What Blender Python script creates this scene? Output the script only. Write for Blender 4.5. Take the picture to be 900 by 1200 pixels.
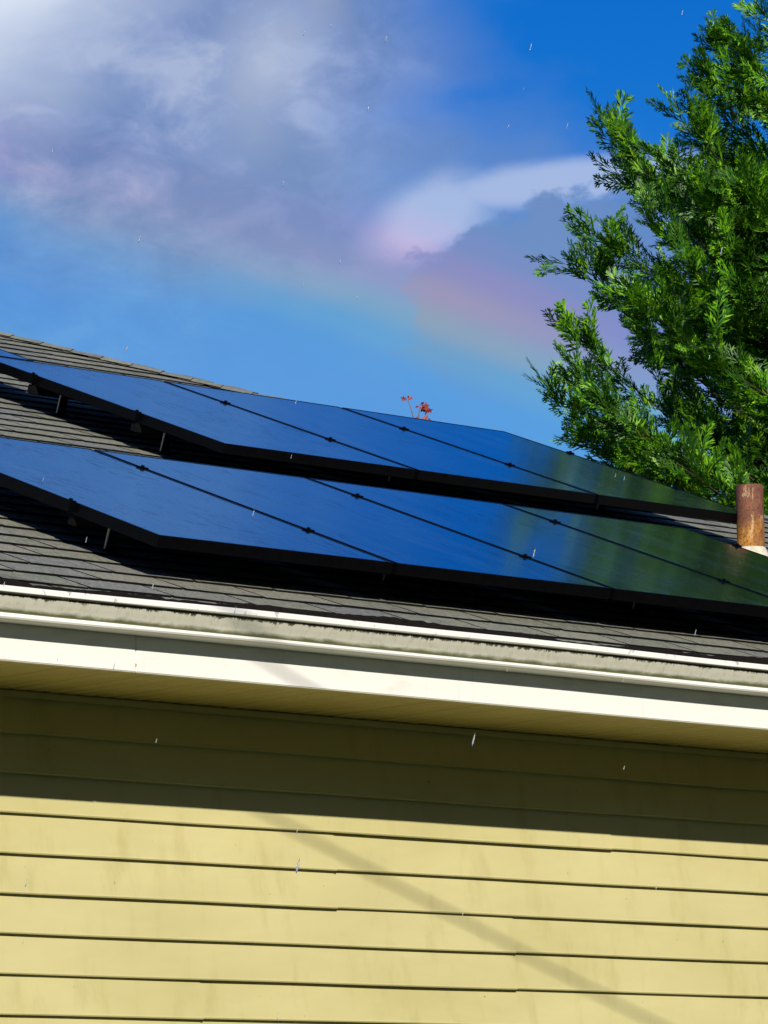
import bpy, bmesh, math, random
import numpy as np
from mathutils import Vector, Matrix

random.seed(7); rng = np.random.default_rng(7)
for o in list(bpy.data.objects): bpy.data.objects.remove(o)
scene = bpy.context.scene
COL = scene.collection
R = math.radians

# ------------------------------------------------------------------ camera
Z0 = 2.97                                   # height of the siding's reference lap above the lawn
CAM = np.array([-8.8956, -10.7909, -1.3679 + Z0])
YAW, PITCH, ROLL = 0.7513, 0.1561, -0.0169
FPX = 5241.8                                # focal length in photo pixels (900 wide)
def cam_axes():
    cy, sy, cp, sp = math.cos(YAW), math.sin(YAW), math.cos(PITCH), math.sin(PITCH)
    F = np.array([sy*cp, cy*cp, sp]); r = np.array([cy, -sy, 0.]); U = np.cross(r, F)
    cr, sr = math.cos(ROLL), math.sin(ROLL)
    return F, cr*r + sr*U, -sr*r + cr*U
CF, CR, CU = cam_axes()
cd = bpy.data.cameras.new('camera'); cam = bpy.data.objects.new('camera', cd); COL.objects.link(cam)
cd.sensor_fit = 'HORIZONTAL'; cd.sensor_width = 36.0; cd.lens = FPX/900*36.0
cd.clip_start = 0.1; cd.clip_end = 6000
cam.matrix_world = Matrix(((CR[0], CU[0], -CF[0], CAM[0]), (CR[1], CU[1], -CF[1], CAM[1]), (CR[2], CU[2], -CF[2], CAM[2]), (0, 0, 0, 1)))
scene.camera = cam
def ray(u, v): return CF + CR*(u-450)/FPX - CU*(v-600)/FPX
def project(P):
    d = np.asarray(P) - CAM; z = d @ CF
    return 450 + FPX*(d @ CR)/z, 600 - FPX*(d @ CU)/z

# ------------------------------------------------------------------ sun, sky, exposure
SUN_EL, SUN_AZ = R(25.0), R(29.0 + 180.0)   # azimuth measured from +y towards +x
SUNV = np.array([math.sin(SUN_AZ)*math.cos(SUN_EL), math.cos(SUN_AZ)*math.cos(SUN_EL), math.sin(SUN_EL)])
SUN_STRENGTH, SKY_STRENGTH, EXPOSURE = 5.0, 0.05, 0.0
scene.view_settings.view_transform = 'Standard'; scene.view_settings.look = 'None'
scene.view_settings.exposure = EXPOSURE; scene.view_settings.gamma = 1.0
scene.render.engine = 'CYCLES'
sl = bpy.data.lights.new('sun', 'SUN'); so = bpy.data.objects.new('sun', sl); COL.objects.link(so)
sl.energy = SUN_STRENGTH; sl.angle = R(0.53); sl.color = (1.0, 0.93, 0.80)
so.rotation_euler = Vector(SUNV).to_track_quat('Z', 'Y').to_euler(); so.location = (-12, -20, 14)

world = bpy.data.worlds.new('World'); scene.world = world; world.use_nodes = True

class NT:                                    # small node-expression helper
    def __init__(s, nt): s.nt = nt; s.N = nt.nodes; s.L = nt.links
    def put(s, sock, v):
        if isinstance(v, bpy.types.NodeSocket): s.L.new(v, sock)
        else: sock.default_value = v
    def m(s, op, a, b=None, c=None, clamp=False):
        n = s.N.new('ShaderNodeMath'); n.operation = op; n.use_clamp = clamp
        s.put(n.inputs[0], a)
        if b is not None: s.put(n.inputs[1], b)
        if c is not None: s.put(n.inputs[2], c)
        return n.outputs[0]
    def sm(s, x, a, b):                      # smoothstep a..b
        n = s.N.new('ShaderNodeMapRange'); n.interpolation_type = 'SMOOTHSTEP'
        s.put(n.inputs[0], x); s.put(n.inputs[1], a); s.put(n.inputs[2], b); return n.outputs[0]
    def vm(s, op, a, b=None):
        n = s.N.new('ShaderNodeVectorMath'); n.operation = op; s.put(n.inputs[0], a)
        if b is not None: s.put(n.inputs[1], b)
        return n.outputs['Value'] if op in ('DOT_PRODUCT', 'LENGTH') else n.outputs[0]
    def comb(s, x, y, z):
        n = s.N.new('ShaderNodeCombineXYZ'); s.put(n.inputs[0], x); s.put(n.inputs[1], y); s.put(n.inputs[2], z); return n.outputs[0]
    def sep(s, v):
        n = s.N.new('ShaderNodeSeparateXYZ'); s.put(n.inputs[0], v); return n.outputs
    def noise(s, vec, scale, detail=4, rough=0.55, dist=0.0):
        n = s.N.new('ShaderNodeTexNoise'); s.put(n.inputs['Vector'], vec); n.inputs['Scale'].default_value = scale
        n.inputs['Detail'].default_value = detail; n.inputs['Roughness'].default_value = rough; n.inputs['Distortion'].default_value = dist
        return n.outputs['Fac']
    def mix(s, f, a, b, mode='MIX'):
        n = s.N.new('ShaderNodeMixRGB'); n.blend_type = mode; s.put(n.inputs[0], f); s.put(n.inputs[1], a); s.put(n.inputs[2], b); return n.outputs[0]
    def ramp(s, f, stops, interp='LINEAR'):
        n = s.N.new('ShaderNodeValToRGB'); s.put(n.inputs[0], f); e = n.color_ramp.elements; n.color_ramp.interpolation = interp
        while len(e) < len(stops): e.new(0.5)
        for k, (p, c) in enumerate(stops): e[k].position = p; e[k].color = c if len(c) == 4 else (*c, 1)
        return n.outputs[0]

def build_world():
    t = NT(world.node_tree); t.N.clear()
    out = t.N.new('ShaderNodeOutputWorld'); bg = t.N.new('ShaderNodeBackground'); t.L.new(bg.outputs[0], out.inputs[0])
    bg.inputs[1].default_value = SKY_STRENGTH
    sky = t.N.new('ShaderNodeTexSky'); sky.sky_type = 'NISHITA'; sky.sun_disc = False
    sky.sun_elevation = SUN_EL; sky.sun_rotation = SUN_AZ
    sky.air_density = 1.0; sky.dust_density = 0.3; sky.ozone_density = 2.0
    d = t.N.new('ShaderNodeTexCoord').outputs['Generated']
    x, y, z = t.sep(d)[:]
    deg = 180/math.pi
    az = t.m('MULTIPLY', t.m('ARCTAN2', x, y), deg)
    el = t.m('MULTIPLY', t.m('ARCSINE', z), deg)
    hs = t.N.new('ShaderNodeHueSaturation'); hs.inputs['Saturation'].default_value = 1.6; hs.inputs['Value'].default_value = 1.0
    t.L.new(sky.outputs[0], hs.inputs['Color'])
    base = t.mix(1.0, hs.outputs[0], (0.55, 1.15, 1.95, 1), 'MULTIPLY')
    # cloud fields: noise in azimuth / elevation, the same over the whole sky
    P = t.comb(t.m('MULTIPLY', az, 0.1), t.m('MULTIPLY', el, 0.15), 0.0)
    wob = t.m('SUBTRACT', t.noise(P, 3.4, 4, 0.5, 0.3), 0.5)
    fine = t.m('SUBTRACT', t.noise(P, 12.0, 6, 0.6, 0.4), 0.5)
    lump = t.m('SUBTRACT', t.noise(P, 22.0, 5, 0.55, 0.2), 0.5)
    def blob(a0, e0, ra, re, tilt=0.0, w=2.0, fw=0.6, lw=0.0):
        da = t.m('SUBTRACT', az, a0); de = t.m('SUBTRACT', el, e0)
        ca, sa = math.cos(R(tilt)), math.sin(R(tilt))
        p = t.m('DIVIDE', t.m('ADD', t.m('MULTIPLY', da, ca), t.m('MULTIPLY', de, sa)), ra)
        q = t.m('DIVIDE', t.m('SUBTRACT', t.m('MULTIPLY', de, ca), t.m('MULTIPLY', da, sa)), re)
        r = t.m('SQRT', t.m('ADD', t.m('MULTIPLY', p, p), t.m('MULTIPLY', q, q)))
        r = t.m('ADD', t.m('ADD', r, t.m('MULTIPLY', wob, w)), t.m('MULTIPLY', fine, fw))
        return t.m('ADD', r, t.m('MULTIPLY', lump, lw)) if lw else r
    cover = t.sm(t.m('ADD', t.noise(P, 1.1, 5, 0.5, 0.2), t.m('MULTIPLY', fine, 0.12)), 0.40, 0.62)
    cover = t.m('MULTIPLY', cover, t.sm(blob(46.5, 12.6, 5.0, 3.6, 0, 0.4, 0.1), 0.8, 1.35))
    tone = t.ramp(t.m('ADD', t.m('ADD', 0.5, t.m('MULTIPLY', wob, 1.15)), t.m('MULTIPLY', fine, 0.9)),
                  [(0.30, (3.2, 4.9, 9.2)), (0.52, (5.4, 7.0, 11.4)), (0.75, (9.0, 10.4, 13.8))])
    c = t.mix(t.m('MULTIPLY', cover, 0.55), base, t.mix(1.0, tone, (0.52, 0.88, 1.06, 1), 'MULTIPLY'))
    veil = t.sm(blob(42.0, 9.8, 12.0, 3.2, -6, 0.5, 0.05), 1.25, 0.25)         # pale rain veil low in the sky
    c = t.mix(t.m('MULTIPLY', veil, 0.6), c, (3.0, 7.6, 14.6, 1))
    big = t.sm(blob(39.9, 14.7, 4.4, 2.7, -10, 1.0, 0.3), 1.28, 0.5)           # grey shower cloud
    c = t.mix(t.m('MULTIPLY', big, 0.85), c, tone)
    bright = t.sm(blob(37.4, 16.0, 3.4, 2.3, 12, 1.3, 0.4), 1.15, 0.15)        # its sunlit top
    c = t.mix(t.m('MULTIPLY', bright, 0.85), c, (16.5, 18.0, 20.0, 1))
    puff = t.sm(blob(41.6, 14.7, 0.9, 1.3, -35, 2.6, 1.6), 1.05, 0.0)
    c = t.mix(t.m('MULTIPLY', puff, 0.5), c, (11.0, 12.0, 14.0, 1))
    grey = t.sm(blob(43.2, 12.5, 4.6, 1.9, -6, 0.9, 0.25), 1.2, 0.2)            # thin grey veil under the shower cloud
    c = t.mix(t.m('MULTIPLY', grey, 0.42), c, (4.4, 6.7, 11.4, 1))
    heap = t.sm(blob(46.3, 11.5, 3.0, 1.45, 3, 0.35, 0.42, 0.45), 1.05, 0.90)  # dark heap with a thin lit rim behind it
    heap = t.m('MULTIPLY', heap, t.sm(el, 9.8, 11.8))
    wa_ = t.sm(blob(45.6, 13.12, 2.3, 0.30, 5, 0.5, 0.35), 1.25, 0.45)
    wb_ = t.sm(blob(43.75, 12.72, 0.95, 0.55, 20, 0.7, 0.5), 1.2, 0.35)
    wisp = t.m('MAXIMUM', wa_, wb_)
    c = t.mix(t.m('MULTIPLY', t.m('MULTIPLY', wisp, t.m('SUBTRACT', 1.0, heap)), 0.72), c, (9.5, 11.6, 16.5, 1))
    c = t.mix(t.m('MULTIPLY', heap, 0.62), c, (3.5, 5.5, 10.0, 1))
    # the rainbow: a full circle round the antisolar point
    A = -SUNV
    th = t.m('MULTIPLY', t.m('ARCCOSINE', t.vm('DOT_PRODUCT', d, tuple(A))), deg)
    f = t.m('DIVIDE', t.m('SUBTRACT', th, 37.9), 2.6)
    rb = t.ramp(f, [(0.0, (1, 1, 1)), (0.18, (0.95, 1.06, 1.01)), (0.32, (1.15, 1.22, 0.95)), (0.46, (1.95, 1.32, 0.82)), (0.60, (2.4, 1.12, 0.84)), (0.75, (1.9, 0.95, 0.95)), (0.88, (1.3, 0.97, 1.0)), (1.0, (1, 1, 1))], 'EASE')
    strength = t.m('ADD', 0.78, t.m('MULTIPLY', wob, 0.6), clamp=True)
    strength = t.m('MULTIPLY', strength, t.m('SUBTRACT', 1.0, t.m('MULTIPLY', big, 0.82)))
    c = t.mix(strength, c, rb, 'MULTIPLY')
    t.L.new(c, bg.inputs[0])
build_world()

# ------------------------------------------------------------------ helpers
def link(o, parent=None):
    COL.objects.link(o)
    if parent: o.parent = parent
    return o
def mesh_obj(name, verts, faces, mat, parent=None, smooth=False):
    me = bpy.data.meshes.new(name); me.from_pydata([tuple(v) for v in verts], [], faces); me.update()
    if mat: me.materials.append(mat)
    if smooth:
        for p in me.polygons: p.use_smooth = True
    return link(bpy.data.objects.new(name, me), parent)
def bm_obj(name, bm, mat, parent=None, smooth=False):
    me = bpy.data.meshes.new(name); bm.normal_update(); bm.to_mesh(me); bm.free()
    if mat: me.materials.append(mat)
    if smooth:
        for p in me.polygons: p.use_smooth = True
    return link(bpy.data.objects.new(name, me), parent)
def box_bm(bm, x0, x1, y0, y1, z0, z1, bev=0.0):
    r = bmesh.ops.create_cube(bm, size=1.0)
    for v in r['verts']:
        v.co = Vector((x0 + (v.co.x+.5)*(x1-x0), y0 + (v.co.y+.5)*(y1-y0), z0 + (v.co.z+.5)*(z1-z0)))
    if bev:
        es = list({e for v in r['verts'] for e in v.link_edges})
        bmesh.ops.bevel(bm, geom=es, offset=bev, segments=2, affect='EDGES')
def box(name, x0, x1, y0, y1, z0, z1, mat, parent=None, bev=0.0):
    bm = bmesh.new(); box_bm(bm, x0, x1, y0, y1, z0, z1, bev); return bm_obj(name, bm, mat, parent)
def thing(name, label, cat, loc=(0, 0, 0), group=None):
    o = bpy.data.objects.new(name, None); link(o); o.location = loc
    return tag(o, label, cat, group)
def tag(o, label, cat, group=None):
    o['label'] = label; o['category'] = cat
    if group: o['group'] = group
    return o
def tube(bm, pts, radii, seg=8, cap=True):
    pts = [Vector(p) for p in pts]; rings = []
    up = Vector((0.31, 0.17, 0.93))
    for i, p in enumerate(pts):
        d = (pts[min(i+1, len(pts)-1)] - pts[max(i-1, 0)]).normalized()
        a = d.cross(up); a = a.normalized() if a.length > 1e-4 else d.orthogonal().normalized(); b = d.cross(a)
        rings.append([bm.verts.new(p + (a*math.cos(2*math.pi*k/seg) + b*math.sin(2*math.pi*k/seg))*radii[i]) for k in range(seg)])
    for i in range(len(rings)-1):
        for k in range(seg):
            bm.faces.new((rings[i][k], rings[i][(k+1) % seg], rings[i+1][(k+1) % seg], rings[i+1][k]))
    if cap:
        bm.faces.new(rings[0][::-1]); bm.faces.new(rings[-1])

def mat(name, fn):
    m = bpy.data.materials.new(name); m.use_nodes = True
    t = NT(m.node_tree); b = m.node_tree.nodes['Principled BSDF']; fn(t, b); return m
def coords(t, kind='Object'): return t.N.new('ShaderNodeTexCoord').outputs[kind]
def wpos(t): return t.N.new('ShaderNodeNewGeometry').outputs['Position']
def bump(t, b, h, strength=0.2, dist=0.01):
    n = t.N.new('ShaderNodeBump'); n.inputs['Strength'].default_value = strength; n.inputs['Distance'].default_value = dist
    t.put(n.inputs['Height'], h); t.L.new(n.outputs[0], b.inputs['Normal'])
def scaled(t, v, s): return t.vm('MULTIPLY', v, s)

# ------------------------------------------------------------------ materials
def f_siding(t, b):
    P = wpos(t)
    n1 = t.noise(scaled(t, P, (0.9, 1, 2.4)), 1.3, 4, 0.55); n2 = t.noise(scaled(t, P, (1, 1, 0.35)), 9, 5, 0.6); n3 = t.noise(scaled(t, P, (6, 6, 60)), 6, 3, 0.6)
    c = t.ramp(n1, [(0.3, (0.50, 0.45, 0.205)), (0.7, (0.59, 0.54, 0.27))])
    c = t.mix(t.m('MULTIPLY', t.sm(n2, 0.50, 0.75), 0.5), c, (0.40, 0.345, 0.13, 1))
    rnd = t.N.new('ShaderNodeObjectInfo').outputs['Random']
    c = t.mix(t.m('MULTIPLY', rnd, 0.22), c, (0.56, 0.51, 0.28, 1))
    spots = t.sm(t.noise(P, 42, 2, 0.5), 0.76, 0.80)
    c = t.mix(t.m('MULTIPLY', spots, 0.7), c, (0.12, 0.10, 0.05, 1))
    t.L.new(c, b.inputs['Base Color']); b.inputs['Roughness'].default_value = 0.45
    b.inputs['Specular IOR Level'].default_value = 0.35
    h = t.m('ADD', t.m('MULTIPLY', t.noise(scaled(t, P, (1, 1, 3)), 1.6, 3, 0.5), 1.0), t.m('MULTIPLY', n3, 0.02))
    bump(t, b, h, 0.35, 0.03)
M_SIDING = mat('vinyl_siding', f_siding)
def f_soffit(t, b):
    P = wpos(t); n = t.noise(P, 6, 4)
    rnd = t.N.new('ShaderNodeObjectInfo').outputs['Random']
    c = t.ramp(n, [(0.3, (0.42, 0.34, 0.10)), (0.7, (0.48, 0.40, 0.14))])
    c = t.mix(t.m('MULTIPLY', rnd, 0.25), c, (0.33, 0.27, 0.08, 1))
    t.L.new(c, b.inputs['Base Color']); b.inputs['Roughness'].default_value = 0.5
M_SOFFIT = mat('soffit_vinyl', f_soffit)
def f_fascia(t, b):
    P = wpos(t); n = t.noise(scaled(t, P, (1, 1, 3)), 5, 5, 0.6); st = t.noise(scaled(t, P, (14, 14, 1.2)), 2.2, 5, 0.65)
    c = t.mix(t.sm(n, 0.5, 0.8), (0.84, 0.83, 0.79, 1), (0.72, 0.71, 0.66, 1))
    c = t.mix(t.m('MULTIPLY', t.sm(st, 0.60, 0.78), 0.35), c, (0.45, 0.43, 0.34, 1))
    t.L.new(c, b.inputs['Base Color']); b.inputs['Roughness'].default_value = 0.5
    bump(t, b, t.noise(scaled(t, P, (0.6, 1, 4)), 7, 4), 0.15, 0.004)
M_FASCIA = mat('fascia_paint', f_fascia)
def f_gutter(t, b):
    P = coords(t); z = t.sep(P)[2]
    n = t.noise(scaled(t, P, (3, 3, 9)), 4, 6, 0.65); n2 = t.noise(scaled(t, P, (20, 20, 3)), 3, 5, 0.65); n3 = t.noise(P, 30, 4, 0.7)
    c = t.mix(t.sm(n2, 0.45, 0.75), (0.80, 0.78, 0.66, 1), (0.66, 0.65, 0.50, 1))
    lip = t.sm(z, 0.0700, 0.0715)
    low = t.sm(z, 0.0175, 0.0155)
    c = t.mix(t.m('MAXIMUM', lip, low), c, (0.85, 0.84, 0.80, 1))
    # algae that has grown in the crease above the lower bead
    zz = t.m('ADD', z, t.m('MULTIPLY', t.m('SUBTRACT', n, 0.5), 0.022))
    alg = t.m('MULTIPLY', t.sm(zz, 0.036, 0.021), t.sm(z, 0.0165, 0.0175))
    c = t.mix(t.m('MULTIPLY', alg, 0.95), c, (0.07, 0.08, 0.018, 1))
    # shade under the lip painted in as a dark line, plus drip marks
    drip_shade = t.m('MULTIPLY', t.sm(t.m('ADD', z, t.m('MULTIPLY', t.m('SUBTRACT', n2, 0.45), 0.035)), 0.0605, 0.0660), t.m('SUBTRACT', 1.0, lip))
    c = t.mix(t.m('MULTIPLY', drip_shade, 0.92), c, (0.03, 0.028, 0.018, 1))
    peel = t.m('MULTIPLY', lip, t.sm(n3, 0.60, 0.68))
    c = t.mix(t.m('MULTIPLY', peel, 0.8), c, (0.35, 0.36, 0.38, 1))
    t.L.new(c, b.inputs['Base Color']); b.inputs['Roughness'].default_value = 0.42
    bump(t, b, n3, 0.12, 0.003)
M_GUTTER = mat('painted_gutter', f_gutter)
def f_shingle(t, b):
    P = wpos(t)
    r = t.m('FRACT', t.m('ADD', t.N.new('ShaderNodeObjectInfo').outputs['Random'], t.N.new('ShaderNodeNewGeometry').outputs['Random Per Island']))
    g = t.noise(P, 210, 2, 0.6); m = t.noise(P, 14, 4, 0.6); w = t.noise(scaled(t, P, (2, 0.6, 0.6)), 1.3, 3)
    c = t.ramp(r, [(0.0, (0.150, 0.160, 0.125)), (0.35, (0.225, 0.230, 0.170)), (0.7, (0.165, 0.170, 0.175)), (1.0, (0.280, 0.270, 0.200))])
    c = t.mix(t.m('MULTIPLY', t.sm(g, 0.5, 0.72), 0.65), c, (0.36, 0.35, 0.28, 1))
    c = t.mix(t.m('MULTIPLY', t.sm(g, 0.48, 0.3), 0.65), c, (0.06, 0.06, 0.055, 1))
    g2 = t.noise(scaled(t, P, (1, 0.45, 0.45)), 75, 4, 0.75)
    c = t.mix(t.m('MULTIPLY', t.sm(g2, 0.50, 0.66), 0.6), c, (0.38, 0.37, 0.29, 1))
    c = t.mix(t.m('MULTIPLY', t.sm(g2, 0.47, 0.34), 0.6), c, (0.05, 0.055, 0.05, 1))
    c = t.mix(t.m('MULTIPLY', t.sm(m, 0.5, 0.8), 0.4), c, (0.16, 0.16, 0.10, 1))
    c = t.mix(t.m('MULTIPLY', t.sm(w, 0.55, 0.75), 0.3), c, (0.08, 0.088, 0.11, 1))
    t.L.new(c, b.inputs['Base Color']); b.inputs['Roughness'].default_value = 0.9
    b.inputs['Specular IOR Level'].default_value = 0.25
    bump(t, b, g, 0.6, 0.004)
M_SHINGLE = mat('asphalt_shingle', f_shingle)
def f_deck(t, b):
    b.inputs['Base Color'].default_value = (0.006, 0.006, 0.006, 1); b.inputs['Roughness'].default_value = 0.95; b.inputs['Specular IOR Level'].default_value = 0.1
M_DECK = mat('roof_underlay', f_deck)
def f_glass(t, b):
    P = coords(t); W = wpos(t)
    s = t.noise(scaled(t, W, (1.5, 0.35, 0.35)), 5, 5, 0.6); dro = t.noise(W, 70, 3, 0.7); clump = t.noise(W, 5, 3, 0.5)
    drops = t.m('MULTIPLY', t.sm(dro, 0.60, 0.66), t.sm(clump, 0.42, 0.62))
    c = t.mix(t.sm(s, 0.4, 0.8), (0.006, 0.010, 0.024, 1), (0.035, 0.055, 0.10, 1))
    t.L.new(c, b.inputs['Base Color'])
    rough = t.m('ADD', t.m('MULTIPLY', t.sm(s, 0.45, 0.8), 0.05), 0.10)
    t.L.new(t.m('ADD', rough, t.m('MULTIPLY', drops, 0.22)), b.inputs['Roughness'])
    b.inputs['IOR'].default_value = 3.2
    spk = t.m('MULTIPLY', t.sm(t.noise(scaled(t, W, (1, 0.24, 0.24)), 40, 3, 0.65), 0.53, 0.60), t.sm(t.noise(scaled(t, W, (1, 0.6, 0.6)), 2.4, 4, 0.6), 0.42, 0.58))
    t.L.new(t.m('SUBTRACT', 1.0, t.m('MULTIPLY', spk, 0.75)), b.inputs['Coat Weight']); t.L.new(t.m('SUBTRACT', 0.5, t.m('MULTIPLY', spk, 0.35)), b.inputs['Specular IOR Level'])
    b.inputs['Coat Roughness'].default_value = 0.10; b.inputs['Coat IOR'].default_value = 1.6
    nb = t.N.new('ShaderNodeBump'); nb.inputs['Strength'].default_value = 0.5; nb.inputs['Distance'].default_value = 0.0012
    t.put(nb.inputs['Height'], t.m('ADD', drops, t.m('MULTIPLY', t.noise(W, 1.2, 2), 0.6)))
    t.L.new(nb.outputs[0], b.inputs['Normal']); t.L.new(nb.outputs[0], b.inputs['Coat Normal'])
M_GLASS = mat('solar_glass', f_glass)
def f_frame(t, b):
    n = t.noise(coords(t), 30, 3); c = t.ramp(n, [(0.3, (0.0015, 0.0015, 0.002)), (0.8, (0.003, 0.003, 0.004))])
    t.L.new(c, b.inputs['Base Color']); b.inputs['Roughness'].default_value = 0.3; b.inputs['Specular IOR Level'].default_value = 0.12
M_FRAME = mat('black_anodised_frame', f_frame)
def f_back(t, b):
    b.inputs['Base Color'].default_value = (0.012, 0.012, 0.014, 1); b.inputs['Roughness'].default_value = 0.6
M_BACK = mat('panel_backsheet', f_back)
def f_alu(t, b):
    n = t.noise(coords(t), 40, 3); c = t.ramp(n, [(0.3, (0.42, 0.42, 0.43)), (0.8, (0.6, 0.6, 0.6))])
    t.L.new(c, b.inputs['Base Color']); b.inputs['Metallic'].default_value = 0.85; b.inputs['Roughness'].default_value = 0.4
M_ALU = mat('aluminium', f_alu)
def f_rail(t, b):
    n = t.noise(coords(t), 40, 3); c = t.ramp(n, [(0.3, (0.005, 0.005, 0.006)), (0.8, (0.010, 0.010, 0.011))])
    t.L.new(c, b.inputs['Base Color']); b.inputs['Roughness'].default_value = 0.6; b.inputs['Specular IOR Level'].default_value = 0.08
M_RAIL = mat('black_rail', f_rail)
def f_rust(t, b):
    P = coords(t); z = t.sep(P)[2]
    n = t.noise(scaled(t, P, (1, 1, 0.6)), 16, 6, 0.65); n2 = t.noise(scaled(t, P, (1, 1, 0.28)), 34, 5, 0.65, 0.4); n3 = t.noise(P, 90, 4, 0.7)
    c = t.ramp(n, [(0.25, (0.085, 0.028, 0.018)), (0.5, (0.17, 0.062, 0.034)), (0.72, (0.26, 0.10, 0.045))])
    zz = t.m('ADD', z, t.m('MULTIPLY', t.m('SUBTRACT', n, 0.5), 0.28))
    c = t.mix(t.m('MULTIPLY', t.sm(zz, 0.17, 0.07), 0.9), c, t.ramp(n2, [(0.3, (0.20, 0.075, 0.015)), (0.55, (0.50, 0.22, 0.03)), (0.8, (0.62, 0.36, 0.10))]))
    c = t.mix(t.m('MULTIPLY', t.sm(n2, 0.58, 0.68), 0.75), c, (0.58, 0.40, 0.22, 1))
    c = t.mix(t.m('MULTIPLY', t.sm(n3, 0.52, 0.62), 0.7), c, (0.055, 0.018, 0.010, 1))
    c = t.mix(t.m('MULTIPLY', t.sm(t.noise(scaled(t, P, (1, 1, 0.5)), 9, 4, 0.6), 0.5, 0.62), 0.55), c, (0.10, 0.035, 0.022, 1))
    t.L.new(c, b.inputs['Base Color']); b.inputs['Roughness'].default_value = 0.8
    bump(t, b, t.m('ADD', n2, n3), 0.5, 0.004)
M_RUST = mat('rusty_steel', f_rust)
def f_flash(t, b):
    n = t.noise(wpos(t), 30, 4); c = t.ramp(n, [(0.3, (0.48, 0.42, 0.30)), (0.7, (0.72, 0.68, 0.56))])
    t.L.new(c, b.inputs['Base Color']); b.inputs['Roughness'].default_value = 0.6
M_FLASH = mat('cream_flashing', f_flash)
def f_leaf(t, b):
    r = t.N.new('ShaderNodeNewGeometry').outputs['Random Per Island']; P = wpos(t)
    c = t.ramp(r, [(0.0, (0.014, 0.070, 0.004)), (0.42, (0.034, 0.15, 0.004)), (0.75, (0.15, 0.39, 0.006)), (1.0, (0.25, 0.50, 0.015))])
    c = t.mix(t.m('MULTIPLY', t.sm(t.noise(P, 3.2, 4), 0.45, 0.62), 0.75), c, (0.014, 0.068, 0.008, 1))
    c = t.mix(t.m('MULTIPLY', t.sm(t.noise(P, 9, 3), 0.62, 0.72), 0.5), c, (0.10, 0.085, 0.02, 1))
    t.L.new(c, b.inputs['Base Color']); b.inputs['Roughness'].default_value = 0.5
    b.inputs['Specular IOR Level'].default_value = 0.4
    tr = t.N.new('ShaderNodeBsdfTranslucent'); t.L.new(t.mix(1.0, c, (1.2, 1.5, 0.6, 1), 'MULTIPLY'), tr.inputs[0])
    mx = t.N.new('ShaderNodeMixShader'); mx.inputs[0].default_value = 0.10
    t.L.new(b.outputs[0], mx.inputs[1]); t.L.new(tr.outputs[0], mx.inputs[2])
    t.L.new(mx.outputs[0], t.N['Material Output'].inputs[0])
M_LEAF = mat('conifer_leaf', f_leaf)
def f_bark(t, b):
    n = t.noise(scaled(t, wpos(t), (1, 1, 0.2)), 22, 5); c = t.ramp(n, [(0.3, (0.022, 0.014, 0.009)), (0.7, (0.06, 0.04, 0.025))])
    t.L.new(c, b.inputs['Base Color']); b.inputs['Roughness'].default_value = 0.9; bump(t, b, n, 0.6, 0.02)
M_BARK = mat('bark', f_bark)
def f_red(t, b):
    r = t.N.new('ShaderNodeObjectInfo').outputs['Random']
    c = t.ramp(r, [(0.0, (0.20, 0.025, 0.025)), (0.6, (0.33, 0.05, 0.035)), (1.0, (0.12, 0.02, 0.03))])
    t.L.new(c, b.inputs['Base Color']); b.inputs['Roughness'].default_value = 0.55
M_RED = mat('red_leaf', f_red)
def f_stem(t, b):
    n = t.noise(wpos(t), 60, 3); t.L.new(t.ramp(n, [(0.3, (0.12, 0.10, 0.10)), (0.7, (0.22, 0.17, 0.16))]), b.inputs['Base Color']); b.inputs['Roughness'].default_value = 0.7
M_STEM = mat('grey_stem', f_stem)
def f_lawn(t, b):
    P = wpos(t); n = t.noise(P, 0.7, 5); n2 = t.noise(P, 25, 4, 0.7)
    c = t.ramp(n, [(0.3, (0.032, 0.055, 0.012)), (0.7, (0.055, 0.070, 0.018))]); c = t.mix(t.m('MULTIPLY', n2, 0.6), c, (0.03, 0.055, 0.012, 1))
    t.L.new(c, b.inputs['Base Color']); b.inputs['Roughness'].default_value = 0.9; bump(t, b, n2, 0.8, 0.05)
M_LAWN = mat('lawn', f_lawn)
def f_wood(t, b):
    n = t.noise(scaled(t, wpos(t), (1, 1, 0.1)), 18, 5); t.L.new(t.ramp(n, [(0.3, (0.10, 0.065, 0.04)), (0.7, (0.20, 0.14, 0.09))]), b.inputs['Base Color']); b.inputs['Roughness'].default_value = 0.9
M_WOOD = mat('pole_wood', f_wood)
def f_rubber(t, b):
    n = t.noise(wpos(t), 12, 2); t.L.new(t.ramp(n, [(0.3, (0.02, 0.02, 0.02)), (0.7, (0.03, 0.03, 0.03))]), b.inputs['Base Color']); b.inputs['Roughness'].default_value = 0.6
M_RUBBER = mat('cable_sheath', f_rubber)
def f_rain(t, b):
    b.inputs['Base Color'].default_value = (0.85, 0.88, 0.90, 1); b.inputs['Roughness'].default_value = 0.12
    b.inputs['Transmission Weight'].default_value = 0.8; b.inputs['IOR'].default_value = 1.33
M_RAIN = mat('rain_water', f_rain)

def f_litter(t, b):
    n = t.noise(wpos(t), 60, 5, 0.7); t.L.new(t.ramp(n, [(0.35, (0.006, 0.005, 0.004)), (0.65, (0.014, 0.010, 0.007)), (0.8, (0.05, 0.018, 0.010))]), b.inputs['Base Color']); b.inputs['Roughness'].default_value = 0.9; b.inputs['Specular IOR Level'].default_value = 0.1
M_LITTER = mat('wet_leaf_litter', f_litter)

# ------------------------------------------------------------------ ground
g = mesh_obj('ground', [(-2500, -2500, 0), (2500, -2500, 0), (2500, 2500, 0), (-2500, 2500, 0)], [(0, 1, 2, 3)], M_LAWN)
g['kind'] = 'structure'

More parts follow.
